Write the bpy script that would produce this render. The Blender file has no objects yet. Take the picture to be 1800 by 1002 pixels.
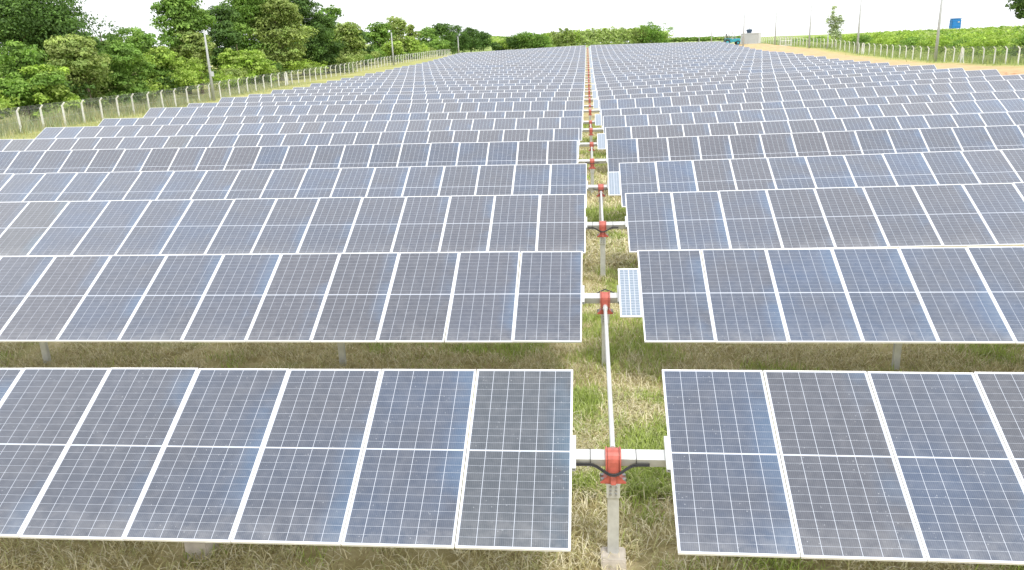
import bpy, math, random
import numpy as np
from mathutils import Vector, Matrix
random.seed(7); RNG = np.random.default_rng(11)
S = bpy.context.scene
R = math.radians
COL = S.collection
CZ = 5.6                                   # height of the drone camera above the ground below it

# ------------------------------------------------------------------ camera
FPX = 1393.5
AX = Vector((0.99521010, 0.09010924, -0.03791015))
AU = Vector((0.01014549, 0.29049608, 0.95682229))
AF = Vector((-0.09723129, 0.95262392, -0.28819043))
cam_data = bpy.data.cameras.new('camera')
cam_data.sensor_width = 36.0
cam_data.lens = FPX / 1800 * 36.0
cam_data.clip_end = 6000
cam = bpy.data.objects.new('camera', cam_data)
COL.objects.link(cam)
cam.matrix_world = Matrix(((AX.x, AU.x, -AF.x, 0), (AX.y, AU.y, -AF.y, 0), (AX.z, AU.z, -AF.z, CZ), (0, 0, 0, 1)))
S.camera = cam

# ------------------------------------------------------------------ sky, sun, exposure
SUN_EL, SUN_AZ = R(58), R(150)             # high sun behind thin cloud, behind and right of the camera
world = bpy.data.worlds.new('World'); S.world = world; world.use_nodes = True
nt = world.node_tree; nt.nodes.clear()
sky = nt.nodes.new('ShaderNodeTexSky'); sky.sky_type = 'NISHITA'; sky.sun_disc = False
sky.sun_elevation = SUN_EL; sky.sun_rotation = SUN_AZ
sky.air_density = 1.0; sky.dust_density = 6.0; sky.ozone_density = 1.0
hsv = nt.nodes.new('ShaderNodeHueSaturation'); hsv.inputs['Saturation'].default_value = 0.6
bg = nt.nodes.new('ShaderNodeBackground'); bg.inputs['Strength'].default_value = 0.15
wo = nt.nodes.new('ShaderNodeOutputWorld')
# thin bright overcast: the clear sky shows through a white cloud veil of even brightness
veil = nt.nodes.new('ShaderNodeMix'); veil.data_type = 'RGBA'; veil.inputs[0].default_value = 0.8
veil.inputs[7].default_value = (7.6, 7.75, 8.0, 1)
nt.links.new(sky.outputs[0], hsv.inputs['Color']); nt.links.new(hsv.outputs[0], veil.inputs[6]); nt.links.new(veil.outputs[2], bg.inputs['Color'])
nt.links.new(bg.outputs[0], wo.inputs['Surface'])
sl = bpy.data.lights.new('sun', 'SUN'); sl.energy = 1.5; sl.angle = R(14); sl.color = (1.0, 0.965, 0.91)
sun = bpy.data.objects.new('sun', sl); COL.objects.link(sun)
sd = Vector((math.sin(SUN_AZ) * math.cos(SUN_EL), math.cos(SUN_AZ) * math.cos(SUN_EL), math.sin(SUN_EL)))
sun.rotation_euler = sd.to_track_quat('Z', 'Y').to_euler()
S.view_settings.view_transform = 'Standard'; S.view_settings.look = 'None'
S.view_settings.gamma = 1.0; S.view_settings.use_curve_mapping = False
S.view_settings.exposure = 0.6

# ------------------------------------------------------------------ helpers
def ray(px, py):
    px, py = float(px), float(py)
    v = (px - 900) / FPX * AX - (py - 501) / FPX * AU + AF
    return v / v.y
def at(px, D, py=70): return ray(px, py).x * D
def zat(px, py, D): return ray(px, py).z * D + CZ

def mat(name, base=(.5, .5, .5), rough=.7, metal=0.0, spec=.5):
    m = bpy.data.materials.new(name); m.use_nodes = True
    b = m.node_tree.nodes['Principled BSDF']
    b.inputs['Base Color'].default_value = (*base, 1); b.inputs['Roughness'].default_value = rough
    b.inputs['Metallic'].default_value = metal; b.inputs['Specular IOR Level'].default_value = spec
    return m, m.node_tree, b
def N(t, kind, **kw):
    n = t.nodes.new(kind)
    for k, v in kw.items():
        if k in n.inputs: n.inputs[k].default_value = v
        else: setattr(n, k, v)
    return n
def noise(t, scale, detail=4, vec=None, rough=.55):
    n = N(t, 'ShaderNodeTexNoise'); n.inputs['Scale'].default_value = scale
    n.inputs['Detail'].default_value = detail; n.inputs['Roughness'].default_value = rough
    if vec is not None: t.links.new(vec, n.inputs['Vector'])
    return n.outputs['Fac']
def ramp(t, fac, stops):
    r = N(t, 'ShaderNodeValToRGB'); e = r.color_ramp.elements
    while len(e) < len(stops): e.new(0.5)
    for i, (p, c) in enumerate(stops): e[i].position = p; e[i].color = (*c, 1) if len(c) == 3 else c
    t.links.new(fac, r.inputs[0]); return r.outputs[0]
def mix(t, fac, a, b, mode='MIX'):
    m = N(t, 'ShaderNodeMix', data_type='RGBA', blend_type=mode)
    for s, v in ((0, fac), (6, a), (7, b)):
        if hasattr(v, 'is_linked') or hasattr(v, 'links'): t.links.new(v, m.inputs[s])
        else: m.inputs[s].default_value = v if s == 0 else (*v, 1)
    return m.outputs[2]
def varied(name, base, rough=.7, scale=6, amt=.25, metal=0.0, bump=0, spec=.5):
    """plain material with dirt and fade of its own"""
    m, t, b = mat(name, base, rough, metal, spec)
    g = N(t, 'ShaderNodeTexCoord').outputs['Object']
    f = noise(t, scale, 5, g)
    c = ramp(t, f, [(.25, tuple(x * (1 - amt) for x in base)), (.75, tuple(min(1, x * (1 + amt * .6)) for x in base))])
    t.links.new(c, b.inputs['Base Color'])
    if bump:
        bn = N(t, 'ShaderNodeBump', Strength=bump, Distance=.01); t.links.new(noise(t, scale * 8, 3, g), bn.inputs['Height'])
        t.links.new(bn.outputs[0], b.inputs['Normal'])
    return m

def mesh_np(name, V, Fc, mats=(), mi=None, cols=None, smooth=False):
    V = np.asarray(V, np.float32); Fc = np.asarray(Fc, np.int32)
    k = Fc.shape[1]; me = bpy.data.meshes.new(name)
    me.vertices.add(len(V)); me.vertices.foreach_set('co', V.ravel())
    me.loops.add(Fc.size); me.loops.foreach_set('vertex_index', Fc.ravel())
    me.polygons.add(len(Fc)); me.polygons.foreach_set('loop_start', np.arange(0, Fc.size, k, dtype=np.int32))
    try: me.polygons.foreach_set('loop_total', np.full(len(Fc), k, np.int32))
    except Exception: pass
    if mi is not None: me.polygons.foreach_set('material_index', np.asarray(mi, np.int32))
    if smooth: me.polygons.foreach_set('use_smooth', np.ones(len(Fc), bool))
    for m in mats: me.materials.append(m)
    if cols is not None:
        a = me.attributes.new('tint', 'FLOAT_COLOR', 'FACE')
        c = np.ones((len(Fc), 4), np.float32); c[:, :3] = cols; a.data.foreach_set('color', c.ravel())
    me.update(calc_edges=True)
    return me

class MB:
    """collects boxes, tubes and quads into one mesh"""
    def __init__(s): s.v = []; s.f = []; s.m = []
    def add(s, vs, fs, m=0):
        o = len(s.v); s.v += [tuple(v) for v in vs]; s.f += [tuple(i + o for i in f) for f in fs]; s.m += [m] * len(fs)
    def box(s, c, d, rot=None, m=0, taper=1.0):
        x, y, z = d[0] / 2, d[1] / 2, d[2] / 2; P = []
        for k in (-1, 1):
            q = taper if k > 0 else 1
            for a, b in ((-1, -1), (1, -1), (1, 1), (-1, 1)): P.append(Vector((a * x * q, b * y * q, k * z)))
        if rot is not None: P = [rot @ p for p in P]
        s.add([p + Vector(c) for p in P], [(0, 3, 2, 1), (4, 5, 6, 7), (0, 1, 5, 4), (1, 2, 6, 5), (2, 3, 7, 6), (3, 0, 4, 7)], m)
    def tube(s, pts, rad, n=8, m=0, caps=True):
        pts = [Vector(p) for p in pts]; rs = rad if hasattr(rad, '__len__') else [rad] * len(pts); V = []
        for i, p in enumerate(pts):
            d = (pts[min(i + 1, len(pts) - 1)] - pts[max(i - 1, 0)]).normalized()
            u = d.cross(Vector((0, 0, 1)) if abs(d.z) < .95 else Vector((0, 1, 0))).normalized(); w = d.cross(u)
            for k in range(n):
                a = 2 * math.pi * k / n; V.append(p + (u * math.cos(a) + w * math.sin(a)) * rs[i])
        Fs = [(i * n + k, i * n + (k + 1) % n, (i + 1) * n + (k + 1) % n, (i + 1) * n + k) for i in range(len(pts) - 1) for k in range(n)]
        if caps: Fs += [tuple(range(n - 1, -1, -1)), tuple(range((len(pts) - 1) * n, len(pts) * n))]
        s.add(V, Fs, m)
    def prism(s, outline, y0, y1, m=0):      # outline in x,z extruded along y
        n = len(outline); V = [(x, y0, z) for x, z in outline] + [(x, y1, z) for x, z in outline]
        s.add(V, [tuple(range(n)), tuple(range(2 * n - 1, n - 1, -1))] + [(i, i + n, (i + 1) % n + n, (i + 1) % n) for i in range(n)], m)
    def prism_x(s, outline, x0, x1, m=0):    # outline in y,z extruded along x
        n = len(outline); V = [(x0, y, z) for y, z in outline] + [(x1, y, z) for y, z in outline]
        s.add(V, [tuple(range(n)), tuple(range(2 * n - 1, n - 1, -1))] + [(i, i + n, (i + 1) % n + n, (i + 1) % n) for i in range(n)], m)
    def mesh(s, name, mats, smooth=False, bevel=0):
        me = bpy.data.meshes.new(name); me.from_pydata(s.v, [], s.f)
        for m in (mats if isinstance(mats, (list, tuple)) else [mats]): me.materials.append(m)
        me.polygons.foreach_set('material_index', s.m)
        if smooth: me.polygons.foreach_set('use_smooth', [True] * len(s.f))
        me.update()
        import bmesh
        bm = bmesh.new(); bm.from_mesh(me); bmesh.ops.recalc_face_normals(bm, faces=bm.faces[:])
        if bevel:
            es = [e for e in bm.edges if e.is_manifold and e.calc_face_angle(0) > .6]
            bmesh.ops.bevel(bm, geom=es, offset=bevel, segments=2, affect='EDGES', clamp_overlap=True)
        bm.to_mesh(me); bm.free()
        return me

def link(name, data, parent=None, label=None, cat=None, group=None, kind=None, loc=None, mw=None):
    o = bpy.data.objects.new(name, data); COL.objects.link(o)
    if parent is not None: o.parent = parent
    if mw is not None: o.matrix_local = mw
    if loc is not None: o.location = loc
    for k, v in (('label', label), ('category', cat), ('group', group), ('kind', kind)):
        if v: o[k] = v
    return o

def smoothstep(a, b, x):
    t = np.clip((x - a) / (b - a), 0, 1); return t * t * (3 - 2 * t)

# ------------------------------------------------------------------ terrain height
_ks = [0, 8, 13, 19, 30, 47, 70, 87, 103, 115, 126, 137, 148, 160, 171, 182, 193, 230, 300, 500, 900, 2500]
_aisle = [-5.6, -5.6, -5.6, -5.6, -5.62, -5.7, -5.66, -5.52, -5.44, -5.18, -4.8, -4.55, -4.22, -3.75, -3.25, -2.8, -2.4, -2.2, -2.4, -2.4, -1.5, -1.5]
def pr(ks, vs): return lambda y: np.interp(y, ks, vs)
ais = pr(_ks, _aisle)
dL = pr([0, 30, 41, 50, 90, 109, 131, 154, 193, 300], [.12, .26, .33, .45, .5, .5, .26, .0, -.6, -.3])
dR = pr([0, 13, 19, 30, 64, 76, 87, 115, 121, 144, 193], [-.35, -.2, .15, .3, .59, .68, .55, .52, .45, .05, -.35])
fL = pr([0, 66, 94, 109, 126, 160, 200, 280, 450, 900, 2500], [-5.8, -5.74, -5.6, -5.2, -4.93, -4.4, -3.5, -2.4, -2.2, 3.0, 3.0])
fR = pr([0, 109, 117, 132, 149, 168, 194, 240, 400, 900, 2500], [-4.6, -4.66, -4.72, -4.81, -4.6, -4.2, -3.2, -2.6, -2.2, -1.5, -1.5])
eR = pr([0, 115, 200, 300, 600, 2500], [-4.3, -4.1, -2.9, -2.7, -2.0, -1.5])
eR2 = pr([0, 115, 200, 300, 600, 2500], [-3.6, -3.2, -2.7, -2.7, -2.0, -1.5])
eL = pr([0, 200, 500, 800, 1000, 2500], [-6.0, -4.0, -2.5, 8.5, 8.5, 8.5])
def gz(x, y):
    """ground height at x, y (numpy arrays or floats)"""
    x = np.asarray(x, float); y = np.asarray(y, float)
    xs = np.array([-400, -110, -49.7, -30, 0.3, 31, 54, 80, 200.0]); yy = np.clip(y, 0, 2500)
    P = [eL(yy), fL(yy) - .2 + np.where(yy > 500, (yy - 500) / 300 * 5, 0).clip(0, 5), fL(yy), ais(yy) + dL(yy), ais(yy), ais(yy) + dR(yy), fR(yy), eR(yy), eR2(yy)]
    P = np.stack([np.broadcast_to(p, np.broadcast(x, y).shape) for p in P])
    i = np.clip(np.searchsorted(xs, x) - 1, 0, len(xs) - 2); i = np.broadcast_to(i, P.shape[1:])
    a = np.take_along_axis(P, i[None], 0)[0]; b = np.take_along_axis(P, i[None] + 1, 0)[0]
    t = np.clip((x - xs[i]) / (xs[i + 1] - xs[i]), 0, 1)
    z = a + (b - a) * t + CZ
    z = z + 1.15 * np.exp(-(((x - 38.5) / 9) ** 4 + ((y - 206) / 9) ** 4))          # earth bank under the container
    z = z + np.where((abs(x) > 31) & (x < 56) & (x > -49), .12 * np.sin(x * .8 + 1) * np.sin(y * .35), 0)
    return z
def G(x, y): return float(gz(np.array([x]), np.array([y]))[0])

# ------------------------------------------------------------------ ground
gm, t, b = mat('meadow_ground', rough=.95, spec=.1)
geo = N(t, 'ShaderNodeNewGeometry').outputs['Position']
sep = N(t, 'ShaderNodeSeparateXYZ'); t.links.new(geo, sep.inputs[0])
straw = ramp(t, noise(t, 2.2, 8, geo, .7), [(.3, (.26, .22, .10)), (.45, (.42, .36, .18)), (.62, (.56, .48, .29)), (.8, (.62, .54, .36))])
green = ramp(t, noise(t, 9, 6, geo, .7), [(.3, (.12, .17, .04)), (.7, (.28, .35, .09))])
soil = ramp(t, noise(t, 3, 8, geo, .7), [(.3, (.30, .20, .11)), (.6, (.42, .31, .19))])
gpatch = ramp(t, noise(t, .55, 5, geo, .6), [(.55, (0, 0, 0)), (.68, (.8, .8, .8))])
spatch = ramp(t, noise(t, .8, 5, geo, .65), [(.6, (0, 0, 0)), (.68, (.8, .8, .8))])
c = mix(t, gpatch, straw, green); c = mix(t, spatch, c, soil)
far_g = ramp(t, noise(t, .12, 6, geo, .65), [(.35, (.26, .28, .09)), (.6, (.40, .39, .16)), (.75, (.46, .41, .21))])
def mrange(inp, a, b_):
    m = N(t, 'ShaderNodeMapRange'); m.inputs[1].default_value = a; m.inputs[2].default_value = b_
    t.links.new(inp, m.inputs[0]); return m.outputs[0]
def mmul(a, b_):
    m = N(t, 'ShaderNodeMath', operation='MULTIPLY')
    for i, v in enumerate((a, b_)):
        if hasattr(v, 'links'): t.links.new(v, m.inputs[i])
        else: m.inputs[i].default_value = v
    return m.outputs[0]
c = mix(t, mrange(sep.outputs[0], -31, -34), c, far_g)
dirt = ramp(t, noise(t, .33, 10, geo, .78), [(.30, (.44, .26, .14)), (.42, (.54, .36, .20)), (.52, (.56, .43, .25)), (.60, (.50, .45, .22)), (.68, (.40, .42, .17))])
dirt = mix(t, ramp(t, noise(t, 1.6, 8, geo, .75), [(.40, (.55, .55, .55)), (.60, (0, 0, 0))]), dirt, (.36, .25, .14))
c = mix(t, mmul(mrange(sep.outputs[0], 31.4, 32.6), 1.0), c, dirt)
grs = ramp(t, noise(t, .5, 5, geo, .6), [(.35, (.26, .32, .09)), (.65, (.40, .43, .15))])
c = mix(t, mrange(sep.outputs[0], 49, 54), c, grs)
hillg = ramp(t, noise(t, .05, 6, geo, .6), [(.35, (.22, .29, .08)), (.65, (.30, .37, .12))])
c = mix(t, mrange(sep.outputs[1], 330, 380), c, hillg)
t.links.new(c, b.inputs['Base Color'])
bn = N(t, 'ShaderNodeBump', Strength=.9, Distance=.05); t.links.new(noise(t, 14, 8, geo, .75), bn.inputs['Height']); t.links.new(bn.outputs[0], b.inputs['Normal'])
xs = np.unique(np.concatenate([np.linspace(-1200, -120, 20), np.linspace(-120, -34, 40), np.linspace(-34, 34, 120), np.linspace(34, 90, 50), np.linspace(90, 1200, 22)]))
ys = np.unique(np.concatenate([np.linspace(-60, 5, 14), np.linspace(5, 60, 130), np.linspace(60, 320, 200), np.linspace(320, 2600, 60)]))
XX, YY = np.meshgrid(xs, ys); ZZ = gz(XX, YY)
near = np.exp(-((YY - 12) / 60) ** 2)
ZZ = ZZ + .03 * np.sin(XX * 2.1 + .6 * np.sin(YY * 1.3)) * np.sin(YY * 1.7 + XX * .4) * near
nx, ny = len(xs), len(ys)
V = np.stack([XX.ravel(), YY.ravel(), ZZ.ravel()], 1)
ii = (np.arange(ny - 1)[:, None] * nx + np.arange(nx - 1)[None]).ravel()
link('ground', mesh_np('ground', V, np.stack([ii, ii + 1, ii + 1 + nx, ii + nx], 1), [gm], smooth=True), kind='structure')

# ------------------------------------------------------------------ solar rows
galv = varied('galvanised_steel', (.55, .56, .55), .45, 9, .18, metal=.35)
white_steel = varied('white_steel', (.54, .55, .54), .45, 5, .14, metal=.1)
conc = varied('concrete_base', (.52, .47, .40), .9, 7, .25, bump=.4)
red_m = varied('red_paint', (.46, .11, .08), .36, 14, .3)
black_m = varied('black_cable', (.02, .02, .022), .5, 9, .2)
frame_m = varied('aluminium_frame', (.80, .81, .82), .4, 4, .05)
back_m = varied('white_backsheet', (.52, .56, .63), .25, 4, .06)

cell_m, t, b = mat('solar_cell', rough=.16, spec=.55)
oc = N(t, 'ShaderNodeTexCoord').outputs['Object']
oi = N(t, 'ShaderNodeObjectInfo')
so = N(t, 'ShaderNodeSeparateXYZ'); t.links.new(oc, so.inputs[0])
vadd = N(t, 'ShaderNodeVectorMath', operation='ADD'); t.links.new(oc, vadd.inputs[0])
vs = N(t, 'ShaderNodeVectorMath', operation='SCALE'); vs.inputs[3].default_value = 37.0
cmb = N(t, 'ShaderNodeCombineXYZ')
for i in range(3): t.links.new(oi.outputs['Random'], cmb.inputs[i])
t.links.new(cmb.outputs[0], vs.inputs[0]); t.links.new(vs.outputs[0], vadd.inputs[1])
ov = vadd.outputs[0]
warm = (.029, .034, .050); blue = (.012, .044, .108)
# blue shift of the coating: whole-panel batch colour (object colour) plus cloudy bands inside the panel
bands = noise(t, .9, 3, ov)
sx = N(t, 'ShaderNodeMapRange'); sx.inputs[1].default_value = .25; sx.inputs[2].default_value = .55
sx.inputs[3].default_value = 0; sx.inputs[4].default_value = .55; t.links.new(so.outputs[0], sx.inputs[0])
edgef = mmul(sx.outputs[0], ramp(t, bands, [(.45, (0, 0, 0)), (.6, (1, 1, 1))]))
bl = N(t, 'ShaderNodeMath', operation='ADD', use_clamp=True); t.links.new(edgef, bl.inputs[0])
t.links.new(mmul(ramp(t, bands, [(.3, (.15, .15, .15)), (.75, (1, 1, 1))]), oi.outputs['Alpha']), bl.inputs[1])
c = mix(t, bl.outputs[0], warm, blue); c = mix(t, mmul(edgef, .8), c, (.06, .12, .20))
c = mix(t, 1.0, c, oi.outputs['Color'], 'MULTIPLY')
# dust film and pale droppings
dust = ramp(t, noise(t, 7, 6, ov, .7), [(.40, (.03, .03, .03)), (.8, (.17, .17, .17))])
c = mix(t, dust, c, (.36, .36, .38))
low = N(t, 'ShaderNodeMapRange'); low.inputs[1].default_value = -.70; low.inputs[2].default_value = -1.12; low.inputs[4].default_value = .30
t.links.new(so.outputs[1], low.inputs[0])      # silt that rain leaves along the lower edge
c = mix(t, mmul(low.outputs[0], ramp(t, noise(t, 3.5, 6, ov, .7), [(.35, (.1, .1, .1)), (.7, (1, 1, 1))])), c, (.34, .34, .34))
vo = N(t, 'ShaderNodeTexVoronoi', Scale=19.0); t.links.new(ov, vo.inputs['Vector'])
spot = ramp(t, vo.outputs['Distance'], [(.06, (.6, .6, .6)), (.15, (0, 0, 0))])
spsel = ramp(t, noise(t, 5.5, 3, ov), [(.50, (0, 0, 0)), (.60, (1, 1, 1))])
c = mix(t, mmul(spot, spsel), c, (.45, .47, .5))
# nine thin busbar lines printed down each cell
bus = N(t, 'ShaderNodeMath', operation='MULTIPLY'); bus.inputs[1].default_value = 9 / .183; t.links.new(so.outputs[0], bus.inputs[0])
fr = N(t, 'ShaderNodeMath', operation='FRACT'); t.links.new(bus.outputs[0], fr.inputs[0])
gt = N(t, 'ShaderNodeMath', operation='GREATER_THAN'); gt.inputs[1].default_value = .86; t.links.new(fr.outputs[0], gt.inputs[0])
c = mix(t, mmul(gt.outputs[0], .14), c, (.5, .53, .58))
# milky glancing sheen of dust put into the colour to pale far rows
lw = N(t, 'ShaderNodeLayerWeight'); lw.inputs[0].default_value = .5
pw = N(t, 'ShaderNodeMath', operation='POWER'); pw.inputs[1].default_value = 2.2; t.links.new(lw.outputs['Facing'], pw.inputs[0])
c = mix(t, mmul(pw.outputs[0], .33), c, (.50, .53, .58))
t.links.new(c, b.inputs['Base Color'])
rr = N(t, 'ShaderNodeMapRange'); rr.inputs[3].default_value = .10; rr.inputs[4].default_value = .34
t.links.new(noise(t, 2.5, 4, ov), rr.inputs[0]); t.links.new(rr.outputs[0], b.inputs['Roughness'])
b.inputs['Coat Weight'].default_value = .8; b.inputs['Coat IOR'].default_value = 1.5; b.inputs['Coat Roughness'].default_value = .06
b.inputs['Sheen Weight'].default_value = .06; b.inputs['Sheen Roughness'].default_value = .45; b.inputs['Sheen Tint'].default_value = (.85, .9, 1.0, 1)   # glancing sheen added to pale the far rows

PW, PL = 1.141, 2.278
def panel_meshes():
    fw, th = .017, .035
    frm = MB()
    for sx_ in (-1, 1): frm.box((sx_ * (PW / 2 - fw / 2), 0, -th / 2 + .002), (fw, PL, th))
    for sy_ in (-1, 1): frm.box((0, sy_ * (PL / 2 - fw / 2), -th / 2 + .002), (PW - 2 * fw, fw, th))
    lam = MB(); lam.box((0, 0, -.007), (PW - 2 * fw, PL - 2 * fw, .008))
    cel = MB(); m, mid = .006, .008
    cw = (PW - 2 * fw - 2 * m) / 6; chh = (PL / 2 - fw - m - mid) / 12
    gx, gy = .0030, .0016
    for i in range(6):
        x = -PW / 2 + fw + m + cw * (i + .5)
        for h in (-1, 1):
            for j in range(12):
                y = h * (mid + chh * (j + .5)); hx, hy = cw / 2 - gx, chh / 2 - gy
                cel.add([(x - hx, y - hy, -.0016), (x + hx, y - hy, -.0016), (x + hx, y + hy, -.0016), (x - hx, y + hy, -.0016)], [(0, 1, 2, 3)])
    a = frm.mesh('frame', frame_m); b_ = lam.mesh('solar_panel', back_m); c_ = cel.mesh('cell_layer', cell_m)
    whole = MB()
    for src, mi in ((frm, 0), (lam, 1), (cel, 2)): whole.add(src.v, src.f, mi)
    return b_, a, c_, whole.mesh('solar_panel_far', [frame_m, back_m, cell_m])
ME_LAM, ME_FRAME, ME_CELL, ME_WHOLE = panel_meshes()

# small mesh set for the drive line
def gear_mesh():
    g = MB()                                   # ring bearing head over the square tube
    out = [(.112 * math.cos(a), .112 * math.sin(a)) for a in [i * math.pi / 9 for i in range(0, 10)]]
    out = [(y_, z_) for y_, z_ in out] + [(-.112, -.13), (.112, -.13)]
    g.prism_x(out, -.062, .062)
    for s_ in (-1, 1): g.prism_x([(y_ * 1.12, z_ * 1.12) for y_, z_ in out], s_ * .074 - .009, s_ * .074 + .009)
    g.prism([(-.055, -.12), (.055, -.12), (.065, -.19), (.14, -.258), (.14, -.275), (-.14, -.275), (-.14, -.258), (-.065, -.19)], -.075, .075)
    g.prism_x([(-.10, -.13), (.10, -.13), (.13, -.262), (-.13, -.262)], -.03, .03)
    return g.mesh('gearbox', red_m, bevel=.006)
bolt_steel = varied('bolt_steel', (.30, .30, .29), .4, 9, .2, metal=.5)
def bolt_mesh(r, h, ax):
    g = MB(); g.tube([(0, 0, 0), tuple(h * q for q in ax)], r, 6); return g.mesh('bolt', bolt_steel)
BOLTUP, BOLTFR = bolt_mesh(.026, .035, (0, 0, 1)), bolt_mesh(.0135, .016, (0, -1, 0))
BOLTS = [(BOLTUP, (s_ * .115, q * .045, -.258)) for s_ in (-1, 1) for q in (-1, 1)] + [(BOLTFR, (s_ * .030, -.079, z_)) for s_ in (-1, 1) for z_ in (-.31, -.355, -.40)]
def post_mesh(h):
    g = MB()                                   # folded C section with a bolted head plate
    g.box((0, -.05, -h / 2 - .28), (.125, .008, h)); g.box((0, .05, -h / 2 - .28), (.125, .008, h))
    g.box((-.058, 0, -h / 2 - .28), (.009, .092, h)); g.box((0, -.068, -.36), (.145, .02, .17)); g.box((0, 0, -.283), (.16, .15, .014))
    return g.mesh('post', galv)
GEAR, POST = gear_mesh(), post_mesh(1.35)
BLOCK = MB(); BLOCK.box((0, 0, 0), (.29, .29, .34), taper=.95); BLOCK = BLOCK.mesh('concrete_footing', conc, bevel=.015)
SLOPEPOST = MB(); SLOPEPOST.box((0, -.04, -.75), (.11, .008, 1.5)); SLOPEPOST.box((-.05, .0, -.75), (.008, .075, 1.5)); SLOPEPOST.box((.05, .0, -.75), (.008, .075, 1.5)); SLOPEPOST.box((0, 0, -.06), (.16, .17, .10))
SLOPEPOST = SLOPEPOST.mesh('side_post', galv)
RAIL = MB()
RAIL.box((0, 0, 0), (.012, .42, .05)); RAIL.box((.016, 0, .025), (.035, .42, .006)); RAIL.box((.016, 0, -.025), (.035, .42, .006))
RAIL = RAIL.mesh('mounting_rail', white_steel)
def aux_mesh():
    w, l = .37, 1.20; f_ = MB(); fw = .016
    for s_ in (-1, 1): f_.box((s_ * (w / 2 - fw / 2), 0, 0), (fw, l, .028)); f_.box((0, s_ * (l / 2 - fw / 2), 0), (w - 2 * fw, fw, .028))
    p = MB(); p.box((0, 0, .004), (w - 2 * fw, l - 2 * fw, .008))
    c_ = MB()
    for i in range(4):
        for j in range(18):
            cw, ch = (w - .06) / 4, (l - .06) / 18; x = -w / 2 + .03 + cw * (i + .5) ; y = -l / 2 + .03 + ch * (j + .5)
            if i >= 2: x += .004
            else: x -= .004
            c_.add([(x - cw / 2 + .005, y - ch / 2 + .005, .0105), (x + cw / 2 - .005, y - ch / 2 + .005, .0105), (x + cw / 2 - .005, y + ch / 2 - .005, .0105), (x - cw / 2 + .005, y + ch / 2 - .005, .0105)], [(0, 1, 2, 3)])
    return p, f_, c_
p_, f_, c_ = aux_mesh()
aux_cell = varied('small_panel_cell', (.22, .27, .33), .3, 30, .2)
AUXP = p_.mesh('controller_panel', back_m); AUXF = f_.mesh('frame', frame_m); AUXC = c_.mesh('cell_layer', aux_cell)

Y1, DY = 7.6748, 5.62522
rows = {1: (-4.202, 27.5, -.0034, -.0101, -.199, .8215, .235), 2: (-4.194, 26.6, -.0052, -.0058, -.124, .880, .27),
        3: (-4.150, 25.9, -.0079, .0058, -.0745, .912, .335), 4: (-4.204, 26.8, -.0073, .0096, -.0458, .9753, .385),
        5: (-4.19, 32.0, -.0086, .0075, -.3999, .7168, .15)}
rung = [0, 0, 0, 0, 0, 0, -4.31, -4.25, -4.38, -4.19, -4.30, -4.22, -4.31, -4.25, -4.30, -4.17, -4.13, -4.14, -4.09, -3.91, -3.83, -3.62, -3.45, -3.3, -3.2, -3.05, -2.87, -2.67, -2.42, -2.19, -1.92, -1.67, -1.43, -1.2, -1.02]
dl_t = pr([6, 7, 8, 9, 13, 16, 17, 19, 23, 27, 34], [.28, .32, .41, .46, .5, .5, .6, .5, .26, 0, -.62])
dr_t = pr([6, 8, 11, 13, 15, 19, 21, 25, 34], [.26, .42, .59, .66, .54, .54, .45, .1, -.3])
NROW = 34
for k in range(6, NROW + 1):
    tilt = 27.0 + {7: -1.5, 6: 1.0}.get(k, random.uniform(-.4, .4))
    xl = {6: -.393}.get(k, -.285); xr = .79 if k > 6 else .79
    rows[k] = (rung[k] + .085, tilt, -dl_t(k) / 30.0, dr_t(k) / 30.0, xl, xr, .16)
ORD = ['', 'front', 'second', 'third', 'fourth', 'fifth', 'sixth', 'seventh', 'eighth', 'ninth', 'tenth', 'eleventh', 'twelfth', 'thirteenth', 'fourteenth', 'fifteenth', 'sixteenth', 'seventeenth', 'eighteenth', 'nineteenth', 'twentieth', 'twenty-first', 'twenty-second', 'twenty-third', 'twenty-fourth', 'twenty-fifth', 'twenty-sixth', 'twenty-seventh', 'twenty-eighth', 'twenty-ninth', 'thirtieth', 'thirty-first', 'thirty-second', 'thirty-third', 'farthest']
def project(P):
    q = P - Vector((0, 0, CZ)); z = q.dot(AF)
    return 900 + FPX * q.dot(AX) / z, 501 - FPX * q.dot(AU) / z
gear_pos = {}
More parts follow.
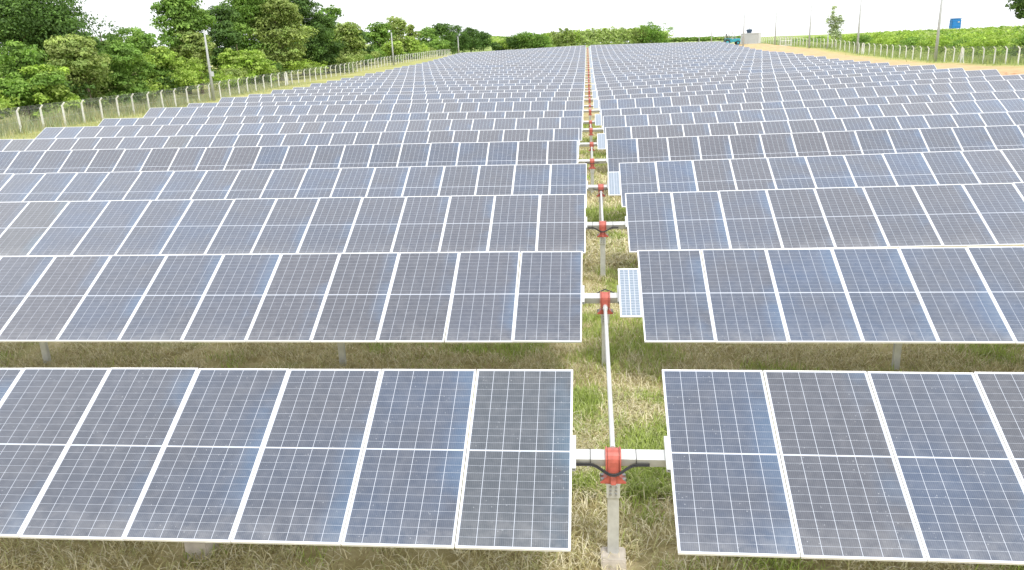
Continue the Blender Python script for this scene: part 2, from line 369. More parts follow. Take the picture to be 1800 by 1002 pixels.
for k in range(1, NROW + 1):
    zc, tilt, sL, sR, xL, xR, xg = rows[k]
    tr = R(tilt); Y = Y1 + (k - 1) * DY; pitch = 1.154 if k <= 5 else 1.1505
    has_aux = k % 2 == 0
    base = Vector((xg, Y, G(xg, Y)))
    if k == 1: lab = 'front row of large solar panels nearest the camera, gearbox post on a concrete block'
    elif k == NROW: lab = 'farthest row of solar panels, last one before the distant trees'
    else: lab = '%s row of tilted solar panels from the front%s' % (ORD[k], ', with small pale panel at its gearbox' if has_aux and k <= 10 else '')
    row = link('solar_panel_row', None, label=lab, cat='solar panel row', group='rows of solar panels', loc=base)
    row.empty_display_size = .3
    Rx = Matrix.Rotation(tr, 4, 'X'); nrm = Rx @ Vector((0, 0, 1)); upv = Rx @ Vector((0, 1, 0))
    batch = random.random()
    for side, n_s, s_, x0 in ((-1, 'L', sL, xL), (1, 'R', sR, xR)):
        last = 0
        for i in range(26):
            x = x0 + side * (i + .5) * pitch
            ctr = Vector((x, Y, CZ + zc + s_ * (x - (xL if side < 0 else xR if k <= 5 else xR))))
            px, py = project(ctr)
            if not -330 < px < 2130: break
            last = i + 1
            M = Matrix.Translation(ctr - base) @ Matrix.Rotation(-math.atan(s_), 4, 'Y') @ Rx
            M = M @ Matrix.Rotation(R(random.gauss(0, .10)), 4, 'Z') @ Matrix.Rotation(R(random.gauss(0, .25)), 4, 'X')
            # batch colours: most grey-violet, some clearly bluer, a few olive
            u = random.random(); v_ = random.uniform(.88, 1.1)
            batch = .75 * batch + .25 * random.random() if random.random() < .7 else random.random()
            blu = max(0, min(1, (batch - .22) * 1.7)) if u < .97 else 0.0
            if u > .988: colr = (1.2 * v_, 1.12 * v_, .92 * v_, 0.0)
            else: colr = (v_ * (1.08 - .1 * blu), v_, v_ * 1.02, blu)
            if k == 1 and side < 0: blu = [.0, .85, .45, .6, .25, .35, .4][min(i, 6)]; colr = ((.92, 1.06, .95, .1) if i == 0 else (1, 1, 1, blu))
            if k == 1 and side > 0: blu = [.9, .1, .8, .0, .5][min(i, 4)]; colr = (1.0, 1, 1, blu)
            if k <= 6:
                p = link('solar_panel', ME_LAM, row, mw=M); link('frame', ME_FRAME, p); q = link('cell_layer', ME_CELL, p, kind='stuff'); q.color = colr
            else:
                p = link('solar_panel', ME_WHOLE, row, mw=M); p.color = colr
        # square torque tube under this block, turned with the panels
        xa = xg + side * .0; xb = x0 + side * last * pitch
        za = zc - .0 + s_ * (xg - x0); zb = zc + s_ * (xb - x0)
        off = nrm * -.115
        A_ = Vector((xa, Y, CZ + za)) + off - base; B_ = Vector((xb, Y, CZ + zb)) + off - base
        tb = MB(); L = (B_ - A_).length
        tb.box((0, 0, 0), (L, .13, .13))
        Mt = Matrix.Translation((A_ + B_) / 2) @ Matrix.Rotation(-math.atan(s_), 4, 'Y') @ Rx
        link('torque_tube', tb.mesh('torque_tube', white_steel), row, mw=Mt)
        # rail on the inner edge of the block
        if k <= 16:
            xr_ = x0 - side * (.03 if not (has_aux and side > 0) else .39)
            Mr = Matrix.Translation(Vector((xr_, Y, CZ + zc)) + nrm * -.028 - base) @ Rx
            if side < 0: Mr = Mr @ Matrix.Rotation(math.pi, 4, 'Y')
            link('mounting_rail', RAIL, row, mw=Mr)
        # posts carrying the tube
        if k <= 12:
            xp = xg + (-4.83 if side < 0 else 5.0)
            while abs(xp) < abs(xb):
                zt = CZ + zc + s_ * (xp - x0) - .17
                link('side_post', SLOPEPOST, row, loc=Vector((xp, Y, zt)) - base)
                if k == 1: link('concrete_footing', BLOCK, row, loc=Vector((xp + .02, Y, G(xp, Y) + .06)) - base)
                xp += side * 5.83
    gp = Vector((xg, Y, CZ + zc)) + nrm * -.115
    gear_pos[k] = gp
    link('gearbox', GEAR, row, loc=gp - base)
    link('post', POST, row, loc=gp - base)
    for bm_, bl_ in (BOLTS if k <= 4 else []): link('bolt', bm_, row, loc=gp - base + Vector(bl_))
    if k == 1:
        link('concrete_footing', BLOCK, row, loc=(0, 0, -.04))
    # black cable slung under the gearbox, with two ties
    if k <= 5:
        cb = MB(); x_a, x_b = xL + .02 - xg, xR - .2 - xg
        if k in (1, 3):
            for dz in (0, .02):
                pts = []
                for q in range(25):
                    u = q / 24; x = x_a + (x_b - x_a) * u; r_ = abs(x)
                    sag = -.115 * (1 - smoothstep(.0, .26, r_)) if r_ < .26 else 0
                    pts.append((x, -.085 - .075 * (1 - smoothstep(.0, .22, r_)), -.045 + float(sag) * .75 + dz))
                cb.tube(pts, .009, 6)
            for s__ in (-1, 1):
                cb.box((s__ * .245, 0, 0), (.007, .145, .145), Matrix.Rotation(tr, 3, 'X'))
        else:
            pts = [(-.2, .02, .04), (-.1, .04, .1), (0, .05, .145), (.1, .04, .11), (.22, .02, .05)] if k == 2 else [(-.25, -.09, -.02), (0, -.14, -.07), (.25, -.09, -.02)]
            cb.tube(pts, .011, 6)
        link('cable', cb.mesh('cable', black_m), row, loc=gp - base)
    if has_aux:
        Ma = Matrix.Translation(Vector((xR - .185 + .0, Y, CZ + zc)) + nrm * .05 + upv * -.03 - base) @ Rx
        a = link('controller_panel', AUXP, row, mw=Ma, label='small narrow pale panel beside the gearbox'); link('frame', AUXF, a); link('cell_layer', AUXC, a, kind='stuff')

# drive shafts join the rows in pairs
for k in range(1, NROW, 2):
    a, b2 = gear_pos[k], gear_pos[k + 1]
    A_ = a + Vector((0, .12, .05)); B_ = b2 + Vector((0, -.20, -.12))
    g = MB(); o = (A_ + B_) / 2
    g.tube([A_ - o, B_ - o], .03, 10)
    sh = link('drive_shaft', g.mesh('drive_shaft', white_steel, smooth=False), loc=o, cat='drive shaft', group='drive shafts between rows of panels',
         label=('long white drive shaft from the front gearbox to the second one' if k == 1 else 'white drive shaft from the gearbox of the %s row to that of the %s row' % (ORD[k], ORD[k + 1])))
    kn = MB(); kn.tube([B_ - o + Vector((0, -.03, -.005)), B_ - o + Vector((0, .1, .0))], [.046, .04], 12); kn.tube([B_ - o + Vector((0, -.045, -.005)), B_ - o + Vector((0, -.03, -.005))], [.03, .046], 12)
    link('end_joint', kn.mesh('end_joint', white_steel), sh)

# ------------------------------------------------------------------ grass blades (near ground)
def blade_mat(name):
    m, t, b = mat(name, rough=.8, spec=.2)
    a = N(t, 'ShaderNodeAttribute', attribute_name='tint'); t.links.new(a.outputs['Color'], b.inputs['Base Color'])
    tr_ = N(t, 'ShaderNodeBsdfTranslucent'); t.links.new(a.outputs['Color'], tr_.inputs['Color'])
    mx = N(t, 'ShaderNodeMixShader'); mx.inputs[0].default_value = .3
    out = t.nodes['Material Output']
    t.links.new(b.outputs[0], mx.inputs[1]); t.links.new(tr_.outputs[0], mx.inputs[2]); t.links.new(mx.outputs[0], out.inputs['Surface'])
    return m
grass_m = blade_mat('grass_blade')
def vnoise(x, y, s, seed=0):
    r = np.random.default_rng(seed); Gd = r.random((64, 64)); x = x * s + 1000.3; y = y * s + 1000.7
    xi = np.floor(x).astype(int); yi = np.floor(y).astype(int); fx = x - xi; fy = y - yi; fx = fx * fx * (3 - 2 * fx); fy = fy * fy * (3 - 2 * fy)
    g = lambda a, c: Gd[a % 64, c % 64]
    return (g(xi, yi) * (1 - fx) + g(xi + 1, yi) * fx) * (1 - fy) + (g(xi, yi + 1) * (1 - fx) + g(xi + 1, yi + 1) * fx) * fy
def blades(name, x, y, length, width, lean, cols, kindlabel):
    n = len(x); z = gz(x, y) - .01 + (.05 * RNG.random(n) if y.max() < 61 else 0); az = RNG.random(n) * 2 * np.pi
    d = np.stack([np.cos(az), np.sin(az)], 1); pv = np.stack([-d[:, 1], d[:, 0]], 1)
    L = length; h1 = L * .55 * np.cos(lean * .6); o1 = L * .55 * np.sin(lean * .6)
    h2 = h1 + L * .45 * np.cos(np.minimum(lean * 1.25, 1.75)); o2 = o1 + L * .45 * np.sin(np.minimum(lean * 1.25, 1.75))
    B = np.stack([x, y, z], 1); w = width[:, None] / 2
    V = np.empty((n, 5, 3))
    V[:, 0] = B; V[:, 0, :2] += pv * w; V[:, 1] = B; V[:, 1, :2] -= pv * w
    M1 = B.copy(); M1[:, :2] += d * o1[:, None]; M1[:, 2] += h1
    V[:, 2] = M1; V[:, 2, :2] -= pv * w * .8; V[:, 3] = M1; V[:, 3, :2] += pv * w * .8
    V[:, 4] = B; V[:, 4, :2] += d * o2[:, None]; V[:, 4, 2] += h2
    o = np.arange(n)[:, None] * 5
    Fc = np.concatenate([o + np.array([0, 1, 2]), o + np.array([0, 2, 3]), o + np.array([3, 2, 4])]).astype(np.int32)
    me = mesh_np(name, V.reshape(-1, 3), Fc, [grass_m], cols=np.concatenate([cols] * 3))
    return link(name, me, kind='stuff', label=kindlabel, cat='grass')
def scatter(n, x0, x1, y0, y1): return x0 + RNG.random(n) * (x1 - x0), y0 + RNG.random(n) * (y1 - y0)
def near_grass():
    P = [scatter(34000, -8, 8.5, 7.1, 9.2), scatter(100000, -13.5, 13, 11.8, 16.4), scatter(30000, -1.3, 1.8, 9.0, 12.2), scatter(40000, -1.6, 1.9, 15.8, 28), scatter(26000, -1.3, 1.7, 28, 60)]
    x = np.concatenate([p[0] for p in P]); y = np.concatenate([p[1] for p in P]); n = len(x)
    gpat = vnoise(x, y, .8, 1) * .6 + vnoise(x, y, 2.3, 2) * .4
    isle = np.exp(-((x - .5) / 1.5) ** 2) * .10
    green = gpat + isle + RNG.normal(0, .10, n) > .685
    bare = (vnoise(x, y, 1.1, 5) * .6 + vnoise(x, y, 3.1, 6) * .4 > .6) & (RNG.random(n) < .75) & ~green
    pal_d = np.array([(.66, .60, .36), (.78, .72, .50), (.54, .48, .25), (.36, .31, .15), (.80, .75, .56), (.52, .52, .25)])
    pal_g = np.array([(.36, .46, .10), (.45, .54, .14), (.50, .56, .24), (.27, .34, .09)])
    cd = pal_d[RNG.integers(0, 6, n)]; cg = pal_g[RNG.integers(0, 4, n)]
    cols = np.where(green[:, None], cg, cd) * (.8 + .4 * RNG.random((n, 1)))
    L = np.where(green, .10 + .13 * RNG.random(n), .10 + .20 * RNG.random(n) ** 1.3) * (1 + (y > 20) * .4)
    Wd = np.where(green, .012, .0105) * (.7 + .7 * RNG.random(n)) * (1 + (y > 20) * 1.2)
    lean = np.where(green, .3 + .85 * RNG.random(n), 1.05 + .5 * RNG.random(n))
    k = ~bare
    blades('mown_grass', x[k], y[k], L[k], Wd[k], lean[k], cols[k], 'mown dry straw and green grass under the panels and in the aisle')
near_grass()
def tall_grass():
    n = 46000; x = -54 + 21 * RNG.random(n) ** 1.6; y = 40 + RNG.random(n) * 95
    x = np.where(RNG.random(n) < .7, RNG.normal(-52.2, 1.6, n), x)
    cl = vnoise(x, y, .35, 9) * .6 + vnoise(x, y, 1.1, 10) * .4
    nearf = np.exp(-((x + 52.5) / 3.0) ** 2)
    L = (.18 + .5 * RNG.random(n)) * (.45 + 3.3 * nearf * np.clip(cl * 2.4 - .6, .12, 1.5) * (1 - .55 * smoothstep(82, 110, y)))
    pal = np.array([(.50, .47, .23), (.38, .43, .20), (.56, .52, .31), (.28, .36, .15), (.42, .49, .31)])
    cols = pal[RNG.integers(0, 5, n)] * (.8 + .4 * RNG.random((n, 1)))
    blades('tall_grass', x, y, L, .02 + .035 * RNG.random(n), .15 + .7 * RNG.random(n), cols, 'tall wild straw and green grass along the left fence')
    n = 16000; y = 95 + RNG.random(n) * 190; x = RNG.normal(57, 2.0, n)
    cols = np.array([(.33, .41, .13), (.42, .46, .17), (.25, .35, .10)])[RNG.integers(0, 3, n)] * (.8 + .4 * RNG.random((n, 1)))
    blades('tall_grass', x, y, .4 + .7 * RNG.random(n), .03 + .05 * RNG.random(n), .1 + .7 * RNG.random(n), cols, 'tall green grass behind the right fence')
tall_grass()

# ------------------------------------------------------------------ foliage
def leaf_mat(name):
    m, t, b = mat(name, rough=.65, spec=.25)
    a = N(t, 'ShaderNodeAttribute', attribute_name='tint'); col = a.outputs['Color']
    t.links.new(col, b.inputs['Base Color'])
    tr_ = N(t, 'ShaderNodeBsdfTranslucent'); t.links.new(mix(t, 1.0, col, (1.2, 1.3, .75), 'MULTIPLY'), tr_.inputs['Color'])
    mx = N(t, 'ShaderNodeMixShader'); mx.inputs[0].default_value = .32
    t.links.new(b.outputs[0], mx.inputs[1]); t.links.new(tr_.outputs[0], mx.inputs[2]); t.links.new(mx.outputs[0], t.nodes['Material Output'].inputs['Surface'])
    return m
leaf_m = leaf_mat('leaf'); bark_m = varied('bark', (.17, .13, .09), .9, 5, .35, bump=.5)
pale_bark = varied('pale_bark', (.42, .38, .31), .85, 4, .25)
def leaf_cloud(lobes, n, size, pal, rng, flat=.35, thin=1.0, vj=.16, sub=1.0):
    """leaf quads in sprays: every lobe (cx,cy,cz,rx,ry,rz) of the crown carries clumps of leaves on its outside, a thinner fill inside"""
    lobes = np.asarray(lobes, float); S_ = []
    for L in lobes:
        rm = (L[3] + L[4] + L[5]) / 3; m_ = int(np.clip(10 * rm * sub, 7, 26))
        d = rng.normal(size=(m_, 3)); d[:, 2] = np.where(d[:, 2] < -.4, -d[:, 2] * .6, d[:, 2]); d /= np.linalg.norm(d, axis=1)[:, None]
        c_ = L[:3] + d * L[3:6] * (.72 + .22 * rng.random((m_, 1))); r_ = (.30 + .22 * rng.random(m_)) * rm ** .75
        S_.append(np.concatenate([c_, (r_ * 1.15)[:, None], (r_ * 1.15)[:, None], (r_ * .68)[:, None], np.zeros((m_, 1)) + rng.normal() * .5], 1))
    S_ = np.concatenate(S_); w = S_[:, 3] ** 2; w /= w.sum(); nf = int(n * .2); nc = n - nf
    li = rng.choice(len(S_), nc, p=w); d = rng.normal(size=(nc, 3)); d[:, 2] = np.where((d[:, 2] < -.1) & (rng.random(nc) < .75), -d[:, 2], d[:, 2]); d /= np.linalg.norm(d, axis=1)[:, None]
    P1 = S_[li, :3] + d * S_[li, 3:6] * (1 - np.abs(rng.normal(0, .22, nc)))[:, None] * (1 + .12 * rng.normal(size=(nc, 1)))
    lf = rng.integers(0, len(lobes), nf); df = rng.normal(size=(nf, 3)); df /= np.linalg.norm(df, axis=1)[:, None]
    P2 = lobes[lf, :3] + df * lobes[lf, 3:6] * (.35 + .4 * rng.random((nf, 1)))
    P = np.concatenate([P1, P2]); d = np.concatenate([d, df])
    nr = d * .9 + rng.normal(0, .38, (n, 3)); nr[:, 2] += flat; nr /= np.linalg.norm(nr, axis=1)[:, None]
    u = np.cross(nr, rng.normal(size=(n, 3))); u /= np.linalg.norm(u, axis=1)[:, None] + 1e-9; v = np.cross(nr, u)
    s = size * (.6 + .8 * rng.random(n)); a = (u * (s * .5)[:, None]); b_ = (v * (s * .5 * (.4 + .3 * rng.random(n)))[:, None])
    dr = nr * (s * .12)[:, None]
    V = np.stack([P - a, P - b_ + dr, P + a, P + b_ + dr], 1)
    pal = np.asarray(pal); sp = rng.integers(0, len(pal), len(S_)); sb = 1 + vj * rng.normal(size=len(S_))
    bi = np.concatenate([li, rng.integers(0, len(S_), nf)])
    base = pal[sp[bi]] * .65 + pal[rng.integers(0, len(pal), n)] * .35
    cols = base * np.clip(sb[bi], .6, 1.5)[:, None] * (.8 + .4 * rng.random((n, 1)))
    return V.reshape(-1, 3), (np.arange(n)[:, None] * 4 + np.arange(4)), cols
def lobes_round(rng, h, w, z0, n, depth=.8):
    L = []
    for i in range(n):
        u = rng.random(); zz = z0 + (h - z0) * (.10 + .82 * u)
        env = w * .5 * (math.sin(math.pi * (.18 + .74 * u)) ** .7)
        a = rng.random() * 6.28; r_ = env * (.25 + .55 * rng.random()); s_ = w * (.15 + .12 * rng.random())
        L.append((r_ * math.cos(a), r_ * math.sin(a) * depth, min(zz, h - s_ * .7), s_ * 1.15, s_ * 1.1, s_ * (.75 + .35 * rng.random())))
    return L
DARK = [(.085, .16, .042), (.11, .20, .05), (.07, .125, .035), (.14, .24, .055)]
MIDG = [(.17, .30, .06), (.21, .35, .07), (.13, .23, .05), (.26, .40, .085)]
LIME = [(.32, .46, .08), (.39, .52, .10), (.26, .39, .07), (.42, .53, .14)]
OLIV = [(.30, .37, .11), (.36, .43, .14), (.24, .30, .09), (.27, .38, .11)]
PALE = [(.42, .52, .20), (.50, .58, .26), (.36, .46, .17), (.46, .54, .20)]
def trunk_mesh(rng, h, r0, lobes, m, base=0.0, lean=0.0, nlimb=9):
    g = MB(); pts = [(lean * h * u ** 2 + .15 * math.sin(u * 5), .12 * math.sin(u * 4 + 1), base + (h - base) * u) for u in (0, .2, .4, .6, .8, 1)]
    g.tube(pts, [r0 * q for q in (1.25, 1, .8, .6, .42, .2)], 8)
    for lb in list(lobes)[:nlimb]:
        z_ = min(max(lb[2] - h * .18, h * .18), h * .9); u = z_ / h
        s_ = (lean * h * u ** 2, 0, z_); e = (lb[0], lb[1], lb[2]); mdl = tuple((s_[i] * .5 + e[i] * .5) + (.2 if i == 2 else 0) for i in range(3))
        g.tube([s_, mdl, e], [r0 * .42, r0 * .28, r0 * .1], 5)
    return g.mesh('trunk', m)
def tree(name, x, y, h, w, pal, label, cat='tree', nleaf=6000, leaf=.34, z0=.0, nl=16, seed=1, group=None, trunk=True, tr=.22, bark=None, lobes=None, lean=0, flat=.35):
    rng = np.random.default_rng(seed); L = lobes or lobes_round(rng, h, w, z0, nl)
    Vv, Ff, cc = leaf_cloud(L, nleaf, leaf, pal, rng, flat)
    z = G(x, y) - .1
    if trunk:
        root = link(name, None, label=label, cat=cat, group=group, loc=(x, y, z))
        link('crown', mesh_np('crown', Vv, Ff, [leaf_m], cols=cc), root)
        link('trunk', trunk_mesh(rng, h * .88, tr, L, bark or bark_m, lean=lean), root)
    else: root = link(name, mesh_np(name, Vv, Ff, [leaf_m], cols=cc), label=label, cat=cat, group=group, loc=(x, y, z))
    return root

def mass(name, items, leaf, npl, label, cat, seed, pals, flat=.3):
    rng = np.random.default_rng(seed); VV, FF, CC = [], [], []; o = 0
    for (x, y, z, w, h) in items:
        L = [(x + rng.normal(0, w * .2), y + rng.normal(0, w * .2), z + h * (.35 + .38 * rng.random()), w * .36, w * .36, h * .32) for _ in range(5)]
        v, f_, c_ = leaf_cloud(L, npl, leaf, pals[rng.integers(0, len(pals))], rng, flat, vj=.12, sub=.35)
        VV.append(v); FF.append(f_ + o); CC.append(c_); o += len(v)
    return link(name, mesh_np(name, np.concatenate(VV), np.concatenate(FF), [leaf_m], cols=np.concatenate(CC)), kind='stuff', label=label, cat=cat)

# left belt: (px centre, X distance to the side, py of the top, px width, palette, first-leaf height frac, label)
belt = [
 (20, -66, -45, 250, DARK, .25, 'tall dark green tree at the far left rising out of the picture'),
 (100, -63, 18, 130, DARK, .1, 'dark spreading tree leaning right over the bushes, far left'),
 (30, -57, 84, 130, MIDG, 0, 'bright leafy bush mass at the left picture edge below the tallest dark tree'),
 (70, -54.5, 112, 90, LIME, 0, 'low lime green bush behind the second fence post from the left'),
 (140, -56, 62, 120, OLIV, 0, 'olive vine-covered bush below the dark spreading tree'),
 (185, -60, 34, 90, MIDG, .1, 'rounded green tree left of the open sky gap'),
 (205, -56, 84, 100, MIDG, 0, 'leafy green bush mass below the rounded tree, left of the sky gap'),
 (250, -59, 58, 110, MIDG, 0, 'low green bush line under the open sky gap'),
 (285, -56, 88, 95, LIME, 0, 'lime leafed bush under the sky gap beside the tall vine-covered tree'),
 (322, -60, -38, 92, MIDG, .2, 'tall narrow vine-covered tree right of the sky gap'),
 (345, -57, 48, 64, OLIV, 0, 'yellowish olive tree just left of the tall concrete lamp pole'),
 (398, -61, 8, 80, DARK, .1, 'dark green tree right of the nearest left lamp pole'),
 (420, -57, 66, 70, LIME, 0, 'lime green bush behind the fence right of the nearest left lamp pole'),
 (445, -63, -18, 100, MIDG, .15, 'very tall broad green tree near the middle of the left belt'),
 (490, -58, 0, 92, OLIV, .1, 'tall pale olive tree with a whitish trunk showing below'),
 (455, -54.5, 103, 60, LIME, 0, 'small lime bush at the foot of the pale olive tree'),
 (530, -60, -4, 84, DARK, .05, 'tallest dark tree at the middle of the left belt'),
 (566, -57, 28, 70, DARK, 0, 'dark vine-hung tree right of the tallest dark one'),
 (590, -64, 12, 60, MIDG, .1, 'green tree behind the dark vine-hung tree'),
 (612, -58, 42, 60, OLIV, 0, 'olive green tree stepping down right of the dark trees'),
 (600, -53, 100, 50, OLIV, 0, 'bush growing over the left fence and hiding some of its posts'),
 (640, -59, 48, 54, DARK, 0, 'middle dark green tree left of the second lamp pole'),
 (668, -62, 36, 46, MIDG, 0, 'green tree behind the second lamp pole of the left fence'),
 (695, -60, 33, 50, OLIV, 0, 'yellow green tree right of the second lamp pole'),
 (690, -55, 74, 40, LIME, 0, 'bright bush at the foot of the second lamp pole'),
 (724, -60, 40, 24, OLIV, 0, 'thin slanting tree standing up from the dip in the tree line'),
 (722, -56, 68, 46, LIME, 0, 'bright lime bush in the dip of the tree line'),
 (752, -60, 50, 40, MIDG, 0, 'green tree right of the dip in the tree line'),
 (778, -62, 43, 44, DARK, 0, 'dark tree with bare twigs on top, right of the dip'),
 (765, -55, 72, 50, MIDG, 0, 'green bush below the tree with bare twigs'),
 (805, -61, 45, 44, DARK, 0, 'rounded dark tree left of the third lamp pole'),
 (828, -60, 50, 34, DARK, 0, 'dark tree behind the third lamp pole'),
 (850, -60, 58, 34, DARK, 0, 'round dark tree at the right end of the left belt')]
for i, (px, X, py, wpx, pal, z0, lab) in enumerate(belt):
    D = X / ray(px, 95).x; top = zat(px, py, D); g0 = G(X, D); h = top - g0; w = wpx * D / FPX * 1.12
    sz = .33 if D < 110 else .42 if D < 180 else .7
    area = w * h; n = int(min(36000, max(3000, area * (235 if D < 110 else 140 if D < 180 else 46))))
    nl = int(min(30, max(12, area / 6)))
    tree('bush' if h < 7 else 'broadleaf_tree', X, D, h, w, pal, lab, 'bush' if h < 7 else 'tree', n, sz, z0 * h, nl, 100 + i, trunk=h >= 7, tr=.12 + h * .013, group='trees behind the left fence', bark=pale_bark if 'whitish' in lab else bark_m)
it = []
for j in range(95):
    y = 52 + j * 2.6; Xu = -56.5 + random.uniform(-1.6, 1.6) - (j % 2) * 4; it.append((Xu, y, G(Xu, y), 5.0, random.uniform(2.4, 4.4)))
mass('undergrowth', it, .36, 1000, 'dense green undergrowth closing the foot of the left tree belt', 'bushes', 77, [MIDG, LIME, OLIV, DARK])
# bare twig sticking out of the scrub by the nearest pole
# tree in the top right corner: branch of a near tree outside the picture
D = 113; X = at(1862, D, 5); g0 = G(X, D)
hh = zat(1830, -60, D) - g0; rng = np.random.default_rng(5)
Lc = [(0, 0, hh * .78, 2.2, 2.2, 1.4), (.5, 0, hh * .6, 3.2, 3.2, 2.2), (-1.5, .3, hh * .86, 1.1, 1.1, .8), (1.4, 0, hh * .85, 1.8, 1.6, 1.2), (0, 1, hh * .95, 2, 2, 1.2), (at(1795, D, 12) - X, .2, zat(1795, 11, D) - g0, 1.3, 1.2, .8), (at(1803, D, 2) - X, 0, zat(1803, 0, D) - g0, 1.5, 1.4, .9), (at(1796, D, 27) - X, .1, zat(1796, 25, D) - g0, .8, .8, .6), (at(1825, D, 20) - X, .1, zat(1825, 10, D) - g0, 2.0, 1.6, 1.2)]
tree('corner_tree', X, D, hh, 5, DARK, 'dark green tree whose branch hangs into the top right corner', nleaf=9000, leaf=.36, seed=9, lobes=Lc, tr=.2)
# lone slender tree behind the right fence
D = 196; X = at(1468, D, 60); g0 = G(X, D); rng = np.random.default_rng(21)
hT = zat(1465, 9, D) - g0; Ls = []
for (px, py, r_) in ((1459, 38, .9), (1477, 38, .9), (1464, 14, .75), (1466, 22, .55), (1462, 30, .9), (1472, 32, 1.0), (1468, 38, 1.1), (1474, 45, 1.1), (1464, 48, .95), (1470, 55, 1.4), (1461, 58, .9), (1476, 58, 1.0), (1468, 66, 1.5)):
    Ls.append((at(px, D, py) - X, rng.normal(0, .4), zat(px, py, D) - g0, r_ * 1.0, r_ * .9, r_ * .95))
tree('slender_tree', X, D, hT, 3, [(.42, .49, .30), (.48, .54, .36), (.32, .40, .22)], 'slender loose grey-green tree standing alone above the right bushes', nleaf=3000, leaf=.34, seed=22, lobes=Ls, tr=.12, bark=pale_bark)

# plantation at the end of the aisle
def proto_slender(seed, h, w, n, leaf, pal):
    rng = np.random.default_rng(seed); L = []
    for i in range(9):
        u = (i + .5) / 9; L.append((rng.normal(0, w * .12), rng.normal(0, w * .12), h * (.12 + .83 * u), w * .42 * (1 - .55 * u), w * .42 * (1 - .55 * u), h * .085))
    Vv, Ff, cc = leaf_cloud(L, n, leaf, pal, rng, .2)
    return mesh_np('crown', Vv, Ff, [leaf_m], cols=cc), trunk_mesh(rng, h * .9, .14, L, pale_bark, nlimb=0)
protos = [proto_slender(300 + i, 13, 5.2 + .6 * i, 1000, .9, [PALE, OLIV, PALE, LIME][i]) for i in range(4)]
Dp = 470; PORD = [q if i_ else 'first' for i_, q in enumerate(ORD[1:21])]
spots = [(960 + i * 9.2 + random.uniform(-2, 2)) for i in range(20)]
for i, px in enumerate(spots):
    D = Dp + random.uniform(-14, 14); X = at(px, D, 75); g0 = G(X, D); top = zat(px, 57 + 4 * math.sin(i * 1.3) - (px - 950) * .05 + (4 if px < 985 else 0) - 2, D); me_c, me_t = protos[random.randrange(4)]
    o = link('plantation_tree', None, loc=(X, D, g0 - .1), cat='tree', group='slender trees of the far plantation', label='%s slender pale tree from the left in the far plantation' % PORD[i])
    s_ = (top - g0) / 13; o.scale = (s_ * 1.05, s_ * 1.05, s_ * random.uniform(.96, 1.06)); o.rotation_euler = (0, 0, random.random() * 6)
    link('crown', me_c, o); link('trunk', me_t, o)
it = []
for px in np.linspace(905, 1165, 60):
    for r_ in (0, 1):
        D = Dp + 22 + r_ * 16; X = at(px, D, 75); g0 = G(X, D)
        top = zat(px, np.interp(px, [905, 925, 960, 985, 1100, 1140, 1165], [66, 62, 60, 53, 50, 50, 56]) + random.uniform(-2, 2), D)
        it.append((X, D, g0, 6.5, top - g0))
mass('far_wood', it, 1.1, 420, 'pale green wood behind the slender plantation trees', 'wood', 31, [PALE, OLIV, LIME])
for i, (px, py, wpx, pal, lab) in enumerate([(1148, 42, 52, MIDG, 'big round tree at the right end of the far plantation'), (1122, 50, 34, OLIV, 'olive tree beside the big round tree of the far plantation'), (926, 58, 42, MIDG, 'rounded green tree at the left end of the far plantation'),
        (905, 66, 34, DARK, 'low dark tree left of the far plantation'), (948, 62, 40, MIDG, 'leafy green tree in front of the left end of the far plantation'), (886, 72, 26, LIME, 'small bright bush in the gap between the left belt and the far plantation'),
        (875, 74, 22, DARK, 'small dark bush right of the round dark tree')]):
    D = 440; X = at(px, D, 75); g0 = G(X, D); h = zat(px, py, D) - g0
    tree('broadleaf_tree', X, D, h, wpx * D / FPX * 1.1, pal, lab, nleaf=3600, leaf=.8, z0=0, nl=18, seed=400 + i, tr=.3)

# far strips of low green behind the field on the right and the hill on the left
it = [(at(px, 560, 68) + random.uniform(-2, 2), 560 + random.uniform(-8, 8), G(at(px, 560, 68), 560), 7, (zat(px, 66.5 - (px - 1180) * .022, 560) - G(at(px, 560, 68), 560)) * random.uniform(.85, 1.1)) for px in np.linspace(1168, 1300, 60)]
mass('far_hedge', it, 1.2, 160, 'low far green hedge behind the right end of the panel field', 'hedge', 33, [OLIV, MIDG])
it = []
for i in range(330):
    px = 855 + random.random() * 130; D = 640 + random.random() * 240; X = at(px, D, 75); it.append((X, D, G(X, D), 10, 4.5))
mass('hillside_bushes', it, 1.8, 60, 'green bushes covering the far hill left of the plantation', 'bushes', 34, [LIME, MIDG, PALE])

# bush plantation on the right
bush_top = lambda px: float(np.interp(px, [1330, 1380, 1420, 1500, 1600, 1700, 1800, 1900], [67, 64, 60, 55, 50, 48, 43, 38]))
it = []
for r_ in range(12):
    Xr = 66 + r_ * 8.5
    for j in range(60):
        y = 96 + j * 3.7 + random.uniform(-.6, .6) + r_ * 5
        if y > 330: continue
        p = project(Vector((Xr, y, CZ - 3)))
        if p[0] > 1900 or p[0] < 1325: continue
        zt = zat(p[0], bush_top(p[0]) + 5.0, y) + random.uniform(-.25, .25) + (.4 if r_ > 3 else -.2)
        z = G(Xr, y); it.append((Xr + random.uniform(-1, 1), y, min(z, zt - 1.6), 3.4, max(1.6, zt - min(z, zt - 1.6))))
mass('bush_plantation', it, .42, 300, 'dense lime green bushes filling the slope behind the right fence', 'bushes', 35, [LIME, LIME, MIDG, PALE])
